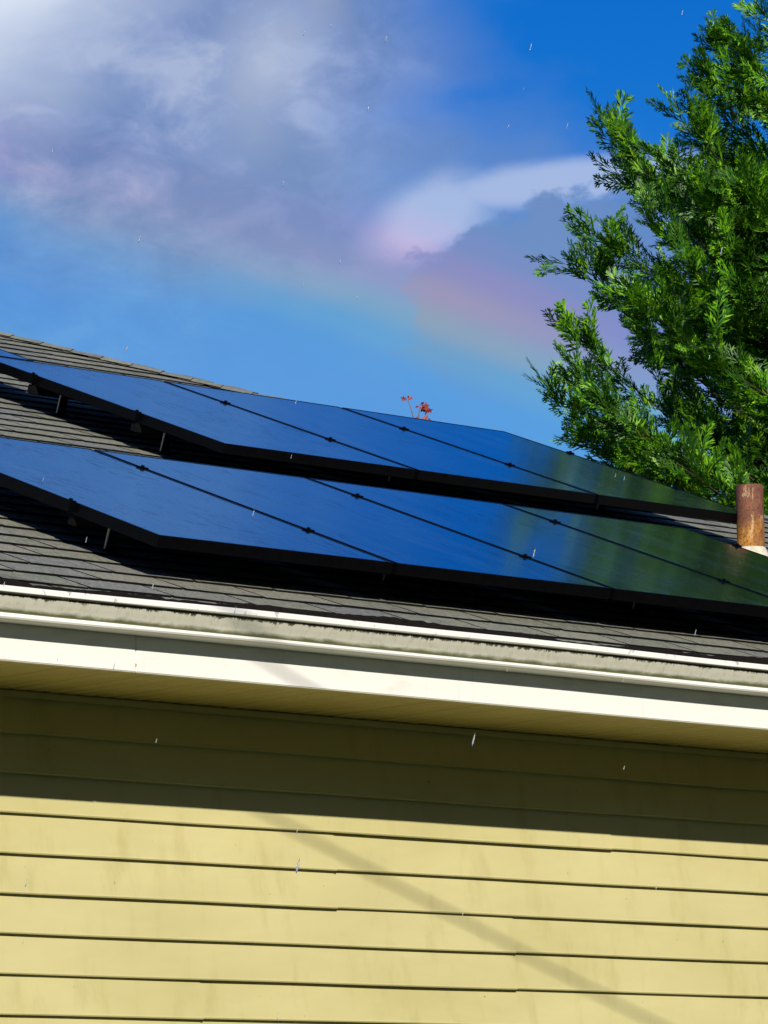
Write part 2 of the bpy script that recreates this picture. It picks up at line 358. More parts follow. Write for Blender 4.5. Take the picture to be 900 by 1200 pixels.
# ------------------------------------------------------------------ house geometry constants
PIT = 0.3627; TP, CP, SP = math.tan(PIT), math.cos(PIT), math.sin(PIT)
Y1, ZP1 = -0.2385, 0.7404 + Z0              # lower edge of the lower panel row (glass plane)
HGAP = 0.155                                # glass plane above shingles
NRM = np.array([0, -SP, CP])
def plane(x, s, h=0.0):                     # point on the panel plane at slope distance s, raised h along the normal
    return np.array([x, Y1 + s*CP - SP*h, ZP1 + s*SP + CP*h])
ROOF0 = ZP1 - HGAP/CP                       # roof surface height at y = Y1
def zroof(y): return ROOF0 + (y - Y1)*TP
EY0 = -0.625; XR = 9.93; XL = -7.0; EYB = 13.2
RIDGE_Y = (EY0 + EYB)/2; HALF = RIDGE_Y - EY0
WX0, WX1, WY1 = XL + 0.6, XR - 0.6, EYB - 0.6
ZS = 0.252 + Z0                             # soffit level
ZE = zroof(EY0)

house = thing('house', 'pale yellow sided house with white gutter and grey shingled hip roof', 'house', (0, 0, 0))

# wall: backing with siding panels
wall = bm_obj('wall', (lambda b: (box_bm(b, WX0, WX1, 0.026, WY1, 0.0, ZS - 0.004), b)[1])(bmesh.new()), M_SIDING, house)
E = 0.1232
def siding_profile(nl):                     # (y, z) from the top nail strip to the bottom return, nl laps
    pts = [(0.021, 0.0)]
    z = 0.0
    for k in range(nl):
        zb = -(k+1)*E
        pts += [(0.0205, zb + E*0.985) if k else (0.0205, -0.002), (0.0035, zb + 0.006), (0.0015, zb + 0.001), (0.004, zb - 0.003), (0.0215, zb - 0.003)]
    return pts
def siding_panel(x0, x1, ztop, nl, twist):
    pr = siding_profile(nl); v = []
    nx = max(2, int((x1-x0)/0.3))
    for i in range(nx+1):
        f = i/nx; x = x0 + f*(x1-x0)
        w = 0.0006*math.sin(7*x + ztop*13) + 0.0005*math.sin(17*x + ztop*31)
        for (y, z) in pr: v.append((x, y - twist*f + w, ztop + z - 0.0022*f + 0.0006*math.sin(5*x + 9*ztop)))
    n = len(pr); f = [(i*n+j, i*n+j+1, (i+1)*n+j+1, (i+1)*n+j) for i in range(nx) for j in range(n-1)]
    return mesh_obj('siding_panel', v, f, M_SIDING, wall)
joints = {0: 2.219, 1: 0.927, 2: 1.742, 3: 0.347}
for pair in range(-2, 12):
    ztop = Z0 - (2*pair - 1)*E
    nl = 2
    if pair == -2: continue
    if pair == -1:                          # cut courses under the soffit
        ztop = ZS - 0.004
    zb = Z0 - (2*pair + 1)*E
    if zb < 0.05: break
    jx = joints.get(pair, random.uniform(-1.5, 2.0))
    cuts = [WX0]
    x = jx - 3.81*3
    while x < WX1 - 0.3:
        if x > WX0 + 0.3: cuts.append(x)
        x += 3.81
    cuts.append(WX1)
    for a, b_ in zip(cuts[:-1], cuts[1:]):
        if pair == -1:
            zt = Z0 + E
            siding_panel(a, b_ + 0.02, Z0 + 2*E, 1, 0.0045)
        else:
            siding_panel(a, b_ + 0.02, ztop, 2, 0.0036)

# soffit boards, run from the wall to the fascia
soffit = box('soffit', WX0 - 0.58, WX1 + 0.58, EY0 + 0.026, WY1 + 0.6, ZS + 0.012, ZS + 0.02, M_SOFFIT, house)
BW = 0.0665
sm = None; x = -1.6; k = 0
def soffit_board_mesh():
    v = []; pr = [(0.004, 0.0115), (0.0065, 0.003), (0.013, 0.0), (BW-0.013, 0.0), (BW-0.0065, 0.003), (BW-0.004, 0.0115)]
    for y in (EY0 + 0.03, 0.02):
        for (px, pz) in pr: v.append((px, y, pz))
    n = len(pr); f = [(j+1, j, n+j, n+j+1) for j in range(n-1)] + [tuple(range(n))[::-1], tuple(range(n, 2*n))]
    me = bpy.data.meshes.new('soffit_board'); me.from_pydata(v, [], f); me.materials.append(M_SOFFIT); return me
sm = soffit_board_mesh()
while x < 6.0:
    o = link(bpy.data.objects.new('soffit_board', sm), soffit); o.location = (x, 0, ZS + random.uniform(0, 0.0015)); x += BW
box('wall_trim', WX0, WX1, -0.004, 0.012, ZS - 0.022, ZS - 0.001, M_SIDING, house, 0.003)

# fascia boards
FY = -0.600
fx = [XL + 0.02, -4.1, -0.40, 4.9, XR - 0.02]
fascia = thing('fascia', '', ''); del fascia['label'], fascia['category']; fascia.parent = house
for k, (a, b_) in enumerate(zip(fx[:-1], fx[1:])):
    bm = bmesh.new(); box_bm(bm, a + 0.0015, b_ - 0.0015, FY - 0.0012*(k % 2), FY + 0.022, ZS - 0.006, ZE - 0.012, 0.0025); bm_obj('fascia_board', bm, M_FASCIA, fascia)
for (a0, a1, b0, b1) in ((XR-0.026, XR-0.004, FY+0.03, EYB-0.02), (XL+0.004, XL+0.026, FY+0.03, EYB-0.02)):
    box('fascia_board', a0, a1, b0, b1, ZS - 0.006, ZE - 0.012, M_FASCIA, fascia)
box('fascia_board', XL + 0.03, XR - 0.03, EYB - 0.03, EYB - 0.008, ZS - 0.006, ZE - 0.012, M_FASCIA, fascia)

# K-style gutter, profile swept along x (o = distance out from the fascia, z above gutter floor)
GZ = 0.356 + Z0
prof = [(0.002, 0.094), (0.002, 0.0), (0.078, -0.001), (0.085, 0.002), (0.0885, 0.007), (0.0875, 0.0135), (0.080, 0.0165), (0.0815, 0.021),
        (0.090, 0.034), (0.101, 0.049), (0.1105, 0.063), (0.1120, 0.0695), (0.1240, 0.0705), (0.1275, 0.074), (0.1275, 0.088), (0.1245, 0.091), (0.114, 0.091), (0.110, 0.087),
        (0.110, 0.071), (0.098, 0.049), (0.079, 0.021), (0.076, 0.003), (0.005, 0.003), (0.005, 0.094)]
gx0, gx1 = XL + 0.02, XR - 0.02; v = []; ng = 90
for i in range(ng+1):
    x = gx0 + (gx1-gx0)*i/ng; w = 0.0018*math.sin(1.7*x+0.4) + 0.0010*math.sin(4.6*x+2)
    for (o_, z_) in prof: v.append((x, FY - 0.001 - o_ - w*(o_/0.127), z_ + w*0.9*(o_ > 0.01)))
n = len(prof); f = [(i*n+j, i*n+(j+1) % n, (i+1)*n+(j+1) % n, (i+1)*n+j) for i in range(ng) for j in range(n)]
f += [tuple(range(n)), tuple(range(ng*n, ng*n+n))[::-1]]
gut = mesh_obj('gutter', v, f, M_GUTTER, house); gut.location = (0, 0, GZ)
lv, lf, nl_ = [], [], 700
for i_ in range(nl_+1):
    x_ = gx0 + 0.05 + (gx1-gx0-0.1)*i_/nl_; hgt = 0.112 + 0.006*math.sin(3.1*x_) + 0.004*math.sin(11.3*x_+1) + rng.uniform(-.003, .003)
    for (o_, k_) in ((0.1085, 0.082), (0.106, hgt-0.008), (0.092, hgt), (0.050, hgt+0.004), (0.006, 0.108)): lv.append((x_, FY - o_ + rng.uniform(-.002, .002), k_ + rng.uniform(-.002, .002)))
lf = [(i_*5+j_, i_*5+j_+1, i_*5+j_+6, i_*5+j_+5) for i_ in range(nl_) for j_ in range(4)]
o = mesh_obj('leaf_litter', lv, lf, M_LITTER, house); o.location = (0, 0, GZ); o['kind'] = 'stuff'
# drip edge strip tucked in behind the gutter
box('drip_edge', XL + 0.03, XR - 0.03, FY - 0.012, FY - 0.006, ZE - 0.030, ZE - 0.008, M_RAIL, house)

# ------------------------------------------------------------------ roof
roof_v = [(XL, EY0, ZE), (XR, EY0, ZE), (XR, EYB, ZE), (XL, EYB, ZE), (XL+HALF, RIDGE_Y, zroof(RIDGE_Y)), (XR-HALF, RIDGE_Y, zroof(RIDGE_Y))]
roof_v = [(a, b_, c_ - 0.008) for a, b_, c_ in roof_v]
roof_f = [(0, 1, 5, 4), (1, 2, 5), (2, 3, 4, 5), (3, 0, 4)]
lowv = [(a, b_, c_ - 0.012) for a, b_, c_ in roof_v[:4]]
roof = mesh_obj('roof', roof_v + lowv, roof_f + [(0, 6, 7, 1), (1, 7, 8, 2), (2, 8, 9, 3), (3, 9, 6, 0)], M_DECK, house)
side = mesh_obj('side_slope_shingles', [(roof_v[1][0], roof_v[1][1], roof_v[1][2]+.004), (roof_v[2][0], roof_v[2][1], roof_v[2][2]+.004), (roof_v[3][0], roof_v[3][1], roof_v[3][2]+.004), (roof_v[0][0], roof_v[0][1], roof_v[0][2]+.004),
    (roof_v[4][0], roof_v[4][1], roof_v[4][2]+.004), (roof_v[5][0], roof_v[5][1], roof_v[5][2]+.004)], [(0, 1, 5), (1, 2, 4, 5), (2, 3, 4)], M_SHINGLE, roof); side['kind'] = 'stuff'

PW, PL = 1.02, 1.6732
D2, X2 = 2.2861, 2.1324
ARR = [(0.0, 4*PW, 0.0, PL), (X2, X2 + 3*PW, D2, D2 + PL), (2.47 - PW, 2.47, D2 + PL + 0.022, D2 + 2*PL + 0.022)]
def hidden(P):                              # is a shingle covered by a panel row as seen by a viewer in the yard?
    d = CAM - P; k = HGAP/(d @ NRM); Q = P + d*k; s = (Q - plane(0, 0)) @ np.array([0, CP, SP])
    return any(a - 0.02 < Q[0] < b_ + 0.02 and c_ - 0.02 < s < d_ + 0.02 for a, b_, c_, d_ in ARR)
EXPO, TABW = 0.1555, 0.3345
S_E = -0.073 - 2*EXPO - 0.005               # eave edge on the slope
S_RIDGE = (RIDGE_Y - Y1)/CP
def tab_mesh(seed):
    r = random.Random(seed); w = TABW - 0.014
    lip = [(-0.002 + r.uniform(-.002, .002)) for _ in range(4)]
    v = []
    for i in range(4):
        xx = w*i/3; curl = r.uniform(0, 0.002)
        v += [(xx, lip[i], 0.001), (xx, lip[i], 0.0105 + curl), (xx, 0.09, 0.008), (xx, EXPO + 0.035, 0.0025)]
    f = []
    for i in range(3):
        for j in range(3): f.append((i*4+j, (i+1)*4+j, (i+1)*4+j+1, i*4+j+1))
    f += [(0, 1, 2, 3), (12, 15, 14, 13)]
    me = bpy.data.meshes.new('shingle'); me.from_pydata(v, [], f); me.materials.append(M_SHINGLE); me.materials.append(M_DECK); me.update()
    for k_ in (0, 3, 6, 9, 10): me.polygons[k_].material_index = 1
    return me
tabs = [tab_mesh(i) for i in range(8)]
basis = Matrix(((1, 0, 0), (0, CP, -SP), (0, SP, CP)))
cand, restl = [], []
i = 0
while S_E + i*EXPO < S_RIDGE - 0.05:
    s = S_E + i*EXPO; y = Y1 + s*CP
    off = (i % 2)*TABW/2 + 0.10 + random.uniform(-.012, .012)
    xlo, xhi = XL + (y - EY0), XR - (y - EY0)
    j = math.floor((xlo - off)/TABW)
    while off + j*TABW < xhi:
        xa = off + j*TABW; j += 1
        if xa < xlo - 0.15 or xa + TABW > xhi + 0.20: continue
        P = plane(xa + TABW/2, s + EXPO/2, -HGAP + 0.006); u, vv = project(P)
        ok = -60 < u < 960 and 300 < vv < 800 and not (hidden(P) and hidden(plane(xa, s, -HGAP)) and hidden(plane(xa+TABW, s, -HGAP)))
        (cand if ok else restl).append((xa, s, np.linalg.norm(P-CAM)))
    i += 1
cand.sort(key=lambda c: c[2])
restl += cand[290:]; cand = cand[:290]
for k, (xa, s, _) in enumerate(cand):
    o = link(bpy.data.objects.new('shingle', tabs[k*5 % 8]), roof)
    p = plane(xa, s + random.uniform(-.003, .003), -HGAP)
    o.matrix_local = Matrix.Translation(p) @ (basis @ Matrix.Rotation(random.uniform(-.006, .006), 3, 'Z')).to_4x4()
tv = [np.array([vv.co[:] for vv in m.vertices]) for m in tabs]; tf = [[tuple(p.vertices) for p in m.polygons] for m in tabs]
BB = np.array(basis); V, Fc, base = [], [], 0
for k, (xa, s, _) in enumerate(restl):
    q = k*5 % 8; V.append(tv[q] @ BB.T + plane(xa, s, -HGAP)); Fc += [tuple(a + base for a in ff) for ff in tf[q]]; base += len(tv[q])
o = mesh_obj('shingle_field', np.concatenate(V), Fc, M_SHINGLE, roof); o['kind'] = 'stuff'
o.data.materials.append(M_DECK)
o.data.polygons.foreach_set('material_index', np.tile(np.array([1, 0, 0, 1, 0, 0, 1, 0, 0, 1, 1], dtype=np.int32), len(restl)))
# hip caps, lapped up the hip
hip0 = Vector((XR, EY0, ZE)); hip1 = Vector((XR-HALF, RIDGE_Y, zroof(RIDGE_Y))); hd = (hip1-hip0); hl = hd.length; hd.normalize()
hs_ = Vector((0.7071, 0.7071, 0)); hn = hs_.cross(hd)
if hn.z < 0: hn = -hn
droop = 0.13*math.tan(math.asin(min(1, abs(SP*0.7071))))*0.95
def cap_mesh():
    v = []
    for (l, lift) in ((0.0, 0.010), (0.0, 0.016), (0.20, 0.009)):
        for (w_, dz) in ((-0.14, -droop), (-0.05, -0.004), (0.05, -0.004), (0.14, -droop)): v.append((l, w_, lift + dz*1.0))
    f = [(4*r+c, 4*r+c+1, 4*(r+1)+c+1, 4*(r+1)+c) for r in range(2) for c in range(3)]
    me = bpy.data.meshes.new('hip_cap'); me.from_pydata(v, [], f); me.materials.append(M_SHINGLE); me.materials.append(M_DECK)
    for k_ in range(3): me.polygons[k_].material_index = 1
    return me
cm = cap_mesh(); hm = Matrix((hd, hs_, hn)).transposed()
l = 0.0
while l < hl - 0.05:
    o = link(bpy.data.objects.new('hip_cap', cm), roof); o.matrix_local = Matrix.Translation(hip0 + hd*l) @ hm.to_4x4(); l += 0.145
l = 0.0
while l < (XR-HALF) - (XL+HALF):
    o = link(bpy.data.objects.new('ridge_cap', cm), roof)
    o.matrix_local = Matrix.Translation((XR-HALF-l, RIDGE_Y, zroof(RIDGE_Y))) @ Matrix(((-1, 0, 0), (0, -1, 0), (0, 0, 1))).to_4x4(); l += 0.145

# ------------------------------------------------------------------ solar panels
def to_slope(o, x, s, h): o.matrix_world = Matrix.Translation(plane(x, s, h)) @ basis.to_4x4()
FT = 0.040; gap = 0.020; pw = PW - gap; pl = PL - 0.002
def frame_mesh():
    bm = bmesh.new(); lw = 0.011
    for (a, b_, c_, d_) in ((0, pw, 0, lw), (0, pw, pl-lw, pl), (0, lw, lw, pl-lw), (pw-lw, pw, lw, pl-lw)):
        box_bm(bm, a, b_, c_, d_, -FT, 0.0, 0.0012)
    me = bpy.data.meshes.new('frame'); bm.to_mesh(me); bm.free(); me.materials.append(M_FRAME); return me
fm = frame_mesh()
def slab_mesh(name, m, z0, z1):
    bm = bmesh.new(); box_bm(bm, 0.010, pw-0.010, 0.010, pl-0.010, z0, z1); me = bpy.data.meshes.new(name); bm.to_mesh(me); bm.free(); me.materials.append(m); return me
gm = slab_mesh('glass', M_GLASS, -0.006, -0.0012); bmx = slab_mesh('backsheet', M_BACK, -0.012, -0.0065)
def clamp_mesh(w):
    bm = bmesh.new(); box_bm(bm, -w/2, w/2, -0.016, 0.016, -0.034, 0.0035, 0.0015)
    bmesh.ops.create_cone(bm, cap_ends=True, segments=6, radius1=0.0065, radius2=0.0065, depth=0.007, matrix=Matrix.Translation((0, 0, 0.005)))
    me = bpy.data.meshes.new('clamp'); bm.to_mesh(me); bm.free(); me.materials.append(M_FRAME); return me
mid_c, end_c = clamp_mesh(0.034), clamp_mesh(0.026)
def panel(x, s, label, first, last, clamps, group):
    t = thing('solar_panel', label, 'solar panel', group=group); to_slope(t, x, s, 0)
    for nm, me in (('frame', fm), ('glass', gm), ('backsheet', bmx)):
        link(bpy.data.objects.new(nm, me), t)
    for cs in clamps:
        if first: o = link(bpy.data.objects.new('end_clamp', end_c), t); o.location = (-0.009, cs, 0.001)
        o = link(bpy.data.objects.new('end_clamp' if last else 'mid_clamp', end_c if last else mid_c), t)
        o.location = (pw + (0.009 if last else gap/2), cs, 0.001)
    return t
low_l = ['glossy black solar panel at the bare-shingle end of the row nearest the gutter',
         'second solar panel from the bare-shingle end in the row nearest the gutter',
         'third solar panel from the bare-shingle end in the row nearest the gutter',
         'dark green reflecting solar panel at the vent-pipe end of the row nearest the gutter']
up_l = ['glossy black solar panel at the open end of the higher row, over exposed rails',
        'middle solar panel of the higher row, between its two end panels',
        'solar panel of the higher row with its lower corner behind the rusty pipe']
for k in range(4): panel(PW*k, 0, low_l[k], k == 0, k == 3, (0.455, 1.375), 'solar panels on the roof')
for k in range(3): panel(X2 + PW*k, D2, up_l[k], k == 0, k == 2, (0.545, 1.235), 'solar panels on the roof')
panel(2.47 - pw, D2 + PL + 0.022, 'solar panel above the higher row, only its corner showing below the hip', True, True, (0.4, 1.3), 'solar panels on the roof')

def rail(x0, x1, s, label):
    bm = bmesh.new(); box_bm(bm, 0, x1-x0, -0.018, 0.018, -0.078, -FT - 0.001, 0.003)
    o = bm_obj('mounting_rail', bm, M_RAIL); to_slope(o, x0, s, 0); tag(o, label, 'rail', 'rails under the solar panels')
    x = 0.16
    while x < x1 - x0:
        bm = bmesh.new()
        box_bm(bm, x-0.02, x+0.02, -0.030, -0.0185, -HGAP+0.006, -0.045, 0.002)
        box_bm(bm, x-0.025, x+0.025, -0.085, -0.0305, -HGAP+0.004, -HGAP+0.013, 0.002)
        bmesh.ops.create_cone(bm, cap_ends=True, segments=6, radius1=0.010, radius2=0.010, depth=0.014, matrix=Matrix.Translation((x, -0.06, -HGAP+0.018)))
        f_ = bm_obj('mounting_foot', bm, M_RAIL, o)
        bm = bmesh.new(); tube(bm, [(x-0.027, -0.034, -HGAP+0.020), (x-0.027, -0.034, -0.062)], [0.0042, 0.0042], 6); bm_obj('stud', bm, M_ALU, f_)
        x += 1.22
rail(0.01, 4*PW - 0.03, 0.455, 'lower black rail under the solar row nearest the gutter')
rail(0.01, 4*PW - 0.03, 1.375, 'upper black rail under the solar row nearest the gutter')
rail(X2 - 0.01, X2 + 3*PW - 0.03, D2 + 0.545, 'lower black rail under the higher solar row')
rail(X2 - 0.01, X2 + 3*PW - 0.03, D2 + 1.235, 'upper black rail under the higher solar row')
rail(2.47 - PW - 0.05, 2.47 + 0.05, D2 + PL + 0.42, 'lower black rail under the lone topmost solar panel')
rail(2.47 - PW - 0.05, 2.47 + 0.05, D2 + PL + 1.32, 'upper black rail under the lone topmost solar panel')

# ------------------------------------------------------------------ vent pipe
VS = 2.20
VX = min(np.linspace(4.6, 5.6, 2000), key=lambda x_: abs(project(plane(x_, VS, -HGAP))[0] - 880.5))
vb = plane(VX, VS, -HGAP)
print('pipe', VX, project(vb), project(vb + np.array([0, 0, .26])))
vp = thing('vent_pipe', 'short rusty steel vent pipe rising through the roof beside the solar panels', 'vent pipe', tuple(vb))
bm = bmesh.new(); ro, ri, hh, sg = 0.059, 0.0525, 0.298, 40
prf = [(ro, -0.06), (ro, 0.08), (ro*1.004, 0.18), (ro, hh-0.004), (ro-0.002, hh), (ri+0.001, hh), (ri, hh-0.004), (ri, 0.02)]
rings = [[bm.verts.new((r_*math.cos(2*math.pi*k/sg)*(1+0.004*math.sin(3*k)), r_*math.sin(2*math.pi*k/sg), z_ + ((0.0012*math.sin(k*0.47) + 0.0006*math.sin(k*2.1)) if z_ > 0.28 else 0))) for k in range(sg)] for r_, z_ in prf]
for a, b_ in zip(rings[:-1], rings[1:]):
    for k in range(sg): bm.faces.new((a[k], a[(k+1) % sg], b_[(k+1) % sg], b_[k]))
bm_obj('pipe', bm, M_RUST, vp, True)
bm = bmesh.new(); box_bm(bm, -0.11, 0.11, -0.10, 0.12, 0.012, 0.0155, 0.001)
bmesh.ops.create_cone(bm, cap_ends=False, segments=32, radius1=0.092, radius2=0.0605, depth=0.070, matrix=Matrix.Rotation(-PIT, 4, 'X') @ Matrix.Translation((0, 0, -0.004)))
o = bm_obj('flashing', bm, M_FLASH, vp); o.matrix_local = basis.to_4x4()

# ------------------------------------------------------------------ red-leaved seedling behind the panels, rooted at the hip
d = ray(489, 497)
best = min((float(np.linalg.norm(np.cross(np.array(hip0 + hd*l_) - CAM, d/np.linalg.norm(d)))), l_) for l_ in np.linspace(0, hl, 600))
# walk to the hip point straight under that line of sight
bl = min(np.linspace(0, hl, 1500), key=lambda l_: abs(project(np.array(hip0 + hd*l_))[0] - 489))
sb = hip0 + hd*float(bl) + Vector((0, 0, 0.015))
su, sv = project(np.array(sb)); sc = FPX/float((np.array(sb)-CAM) @ CF)
seed = thing('red_seedling', 'tiny red-leaved seedling sprouting above the top edge of the solar panels', 'plant', tuple(sb))
def off(u, v, depth=0.0):                  # metres from the seedling's root, across and up as the photo shows it
    return Vector(CR)*((u-su)/sc) + Vector(CU)*((sv-v)/sc) + Vector(CF)*depth
stems = [([(487, 500), (482, 480), (478, 469)], 0.004), ([(489, 500), (491, 485), (493, 474)], 0.004), ([(490, 500), (498, 490), (500, 481)], 0.006)]
for k, (pp, r_) in enumerate(stems):
    bm = bmesh.new(); pts = [Vector((0, 0, -0.03))] + [off(a, b_, 0.02*(k-1)*(q+1)/3) for q, (a, b_) in enumerate(pp)]
    tube(bm, pts, [r_, r_*0.9, r_*0.8, r_*0.5], 6); bm_obj('stem', bm, M_STEM, seed)
def leaf(pos, ang, size, tiltv):
    outl = [(0, 0), (0.25, 0.30), (0.18, 0.55), (0.45, 0.62), (0.12, 0.78), (0, 1.1), (-0.14, 0.76), (-0.46, 0.60), (-0.18, 0.5), (-0.26, 0.28)]
    v = [(a*size, b_*size, 0.12*size*abs(a)) for a, b_ in outl] + [(0, 0.45*size, -0.03*size)]
    n = len(outl); me = mesh_obj('leaf', v, [(i, (i+1) % n, n) for i in range(n)], M_RED, seed)
    m = Matrix((CR, CU, -CF)).transposed() @ Matrix.Rotation(ang, 3, 'Z') @ Matrix.Rotation(tiltv, 3, 'X') @ Matrix.Rotation(tiltv*0.7, 3, 'Y')
    me.matrix_local = Matrix.Translation(pos) @ m.to_4x4()
for (u, v, a, sz, tl) in ((477, 469, 1.2, 0.034, 0.3), (478, 469, -0.9, 0.030, -0.4), (479, 468, 0.2, 0.022, 0.5), (493, 474, -1.0, 0.022, 0.5), (491, 476, 1.9, 0.02, -0.3),
                         (500, 482, 0.1, 0.042, 0.2), (500, 482, 1.1, 0.038, -0.3), (499, 483, -1.2, 0.036, 0.4), (501, 486, 2.6, 0.034, 0.3), (498, 480, 0.6, 0.034, 0.6), (492, 492, 1.2, 0.028, 0.3), (494, 492, -1.1, 0.026, -0.3), (502, 490, -2.6, 0.022, 0.3)):
    leaf(off(u, v, random.uniform(-.02, .02)), a, sz, tl)

# ------------------------------------------------------------------ conifer
TB = np.array([14.5, 8.0, 0.0]); TH = 16.2
tree = thing('conifer_tree', 'tall bright green conifer with feathery sprays behind the roof end', 'tree', tuple(TB))
def crown_r(z):
    return np.interp(z, [0.6, 2.0, 4.5, 6.2, 7.9, 8.7, 9.3, 9.9, 11.0, 12.5, 14.5, 16.2], [3.0, 3.2, 3.0, 2.75, 2.62, 2.4, 1.8, 1.2, 0.75, 0.42, 0.2, 0.03])
def spray_proto(seed, big):                 # flat feathery frond along +x, leaflets in pairs
    r = np.random.default_rng(seed); V = []; Fq = []
    def blade(p, d, l, w, nrm):
        s = np.cross(nrm, d); s /= np.linalg.norm(s); b0 = len(V)
        V.extend([p, p + d*l*0.45 + s*w, p + d*l + nrm*l*0.06, p + d*l*0.45 - s*w]); Fq.append((b0, b0+1, b0+2, b0+3))
    nrm = np.array([0, 0, 1.])
    n = 8 if big else 6
    bend = r.uniform(-.12, .12)
    def ax(f): return np.array([f, bend*f*f, 0.10*f*f])
    for f in (0.0, 0.34, 0.67):
        q = ax(f + 0.37) - ax(f); l_ = np.linalg.norm(q); blade(ax(f), q/l_, l_, 0.022, nrm)
    for k in range(n):
        f = 0.06 + 0.88*k/(n-1); p = ax(f)
        for sd in (-1, 1):
            if r.random() < 0.12: continue
            a = R(r.uniform(20, 40)); dd = np.array([math.cos(a), sd*math.sin(a) + bend*f, r.uniform(-.16, .34)]); dd /= np.linalg.norm(dd)
            ln = (0.46*(1-f)**0.6 + 0.09)*r.uniform(0.65, 1.25)
            blade(p, dd, ln, 0.027 if big else 0.036, nrm)
            if big and ln > 0.22:
                for q in (0.40, 0.68):
                    s2 = 1 if (q*10) % 2 > 1 else -1
                    for s2 in ((-1, 1) if q < 0.5 else (s2,)):
                        a2 = a*sd + s2*R(r.uniform(20, 36)); d2 = np.array([math.cos(a2), math.sin(a2), r.uniform(-.1, .35)]); d2 /= np.linalg.norm(d2)
                        blade(p + dd*ln*q, d2, ln*(0.95-q)*0.75 + 0.04, 0.022, nrm)
    return np.array(V), np.array(Fq)
protoB = [spray_proto(i, True) for i in range(5)]; protoS = [spray_proto(20+i, False) for i in range(4)]
sprays = []                                  # (pos, dir, normal, scale, fine)
limbs = []
UPV = np.array([0, 0, 1.])
def branch(p0, p1, rise, fullness, rad, fine, twl=0.62):
    """curved limb p0->p1, sweeping up at its tip, clothed with side twigs and sprays"""
    d = p1 - p0; L = np.linalg.norm(d); mid = p0 + d*0.55 - UPV*rise*L
    def P(f): return (1-f)**2*p0 + 2*f*(1-f)*mid + f*f*p1
    limbs.append(([P(f) for f in np.linspace(0, 0.93, 7)], rad))
    nt = max(5, int(L*0.75/0.075*fullness))
    for k in range(nt):
        f = 0.12 + 0.88*(k + rng.random()*0.7)/nt; f = min(f, 1.0)
        p = P(f); tg = P(min(1, f+.03)) - P(max(0, f-.03)); tg /= np.linalg.norm(tg)
        side = np.cross(tg, UPV); side /= (np.linalg.norm(side)+1e-9)
        ph = rng.uniform(0, 2*math.pi); up2 = np.cross(side, tg)
        lat = side*math.cos(ph) + up2*math.sin(ph)*0.65
        tl = (twl*(1-f)**0.75 + 0.13)*rng.uniform(0.6, 1.2)*min(1.0, L/1.6)
        td = tg*rng.uniform(0.75, 1.15) + lat*rng.uniform(0.55, 1.0) + UPV*rng.uniform(-0.05, 0.38); td /= np.linalg.norm(td)
        ns = max(2, int(tl/0.085))
        for q in range(ns+1):
            g_ = (q + 0.4*rng.random())/(ns)
            pp = p + td*tl*min(g_, 1.0)*0.85 + rng.normal(0, 0.012, 3)
            sd = td + rng.normal(0, 0.34, 3) + UPV*0.12; sd /= np.linalg.norm(sd)
            nn = UPV*0.7 + rng.normal(0, 0.5, 3)
            sprays.append((pp, sd, nn, rng.uniform(0.17, 0.32)*(1.0 if q < ns else 0.9), fine))
    e = P(1.0) - P(.93); e /= np.linalg.norm(e)
    for q in range(4): sprays.append((P(0.90 + .03*q), e + rng.normal(0, .16, 3), UPV + rng.normal(0, .6, 3), rng.uniform(.13, .22), fine))
toCam = (CAM - TB)*np.array([1, 1, 0]); toCam /= np.linalg.norm(toCam); toL = np.array([-toCam[1], toCam[0], 0.])
if toL @ CR > 0: toL = -toL                  # the side of the crown that is over the roof
def facing(a): return math.cos(a)*toCam + math.sin(a)*toL
zs_ = list(1.0 + (TH-1.2)*(np.arange(230)/230)**1.05) + list(np.linspace(5.2, 10.9, 300))
for k, z1 in enumerate(zs_):
    z1 = z1 + rng.uniform(-.1, .1); a = k*2.39996 + rng.uniform(-.3, .3)
    dense = k >= 230
    r = crown_r(z1)*(rng.uniform(0.55, 1.04) if dense else rng.uniform(0.75, 1.04))
    dirv = facing(a)
    hu, hv = project(TB + dirv*r + UPV*z1)
    if dirv @ toCam > 0.1 and ((hu - 800)/62)**2 + ((hv - 500)/85)**2 < 1: r *= 0.5
    near = dirv @ toCam > -0.45 and dirv @ toL > -0.35 and 4.8 < z1 < 10.6
    if dense and not near: continue
    p1 = TB + dirv*r + UPV*z1; p0 = TB + dirv*0.06 + UPV*max(0.4, z1 - r*rng.uniform(0.10, 0.45))
    branch(p0, p1, rng.uniform(0.04, 0.16), 0.85 if near else (0.5 if z1 < 9 else 1.3), 0.008 + 0.006*r, near)
# limbs whose tips stand out beyond the crown on the roof side: tip pixel -> point at the tree's own depth
def at_tree(u, v, extra=0.0):
    d = ray(u, v); t_ = ((TB - CAM) @ CF*1.0 + extra)/1.0
    return CAM + d*t_
HERO = [(640, 464, -0.3, .55), (668, 438, -0.8, .4), (668, 393, -0.2, .5), (664, 306, 0.1, .6), (698, 275, -0.4, .35), (707, 146, -0.2, .75), (716, 190, 0.3, .5), (768, 182, -0.5, .5),
        (822, 84, 0.0, .8), (826, 44, 0.1, .5), (892, 4, -0.2, .8), (862, 50, -.5, .5), (735, 345, -.9, .3), (745, 250, -.5, .5), (690, 520, -.2, .35), (700, 470, -1.0, .35), (790, 130, -.2, .6)]
for (u, v, ex, st) in HERO:
    p1 = at_tree(u + 10, v + 5, ex); hz = p1 - TB; L = np.linalg.norm(hz[:2]); hor = np.array([hz[0], hz[1], 0])/L
    p0 = TB + hor*0.3 + UPV*(p1[2] - L*st)
    branch(p0, p1, 0.10, 1.25, 0.012, True, 0.36)
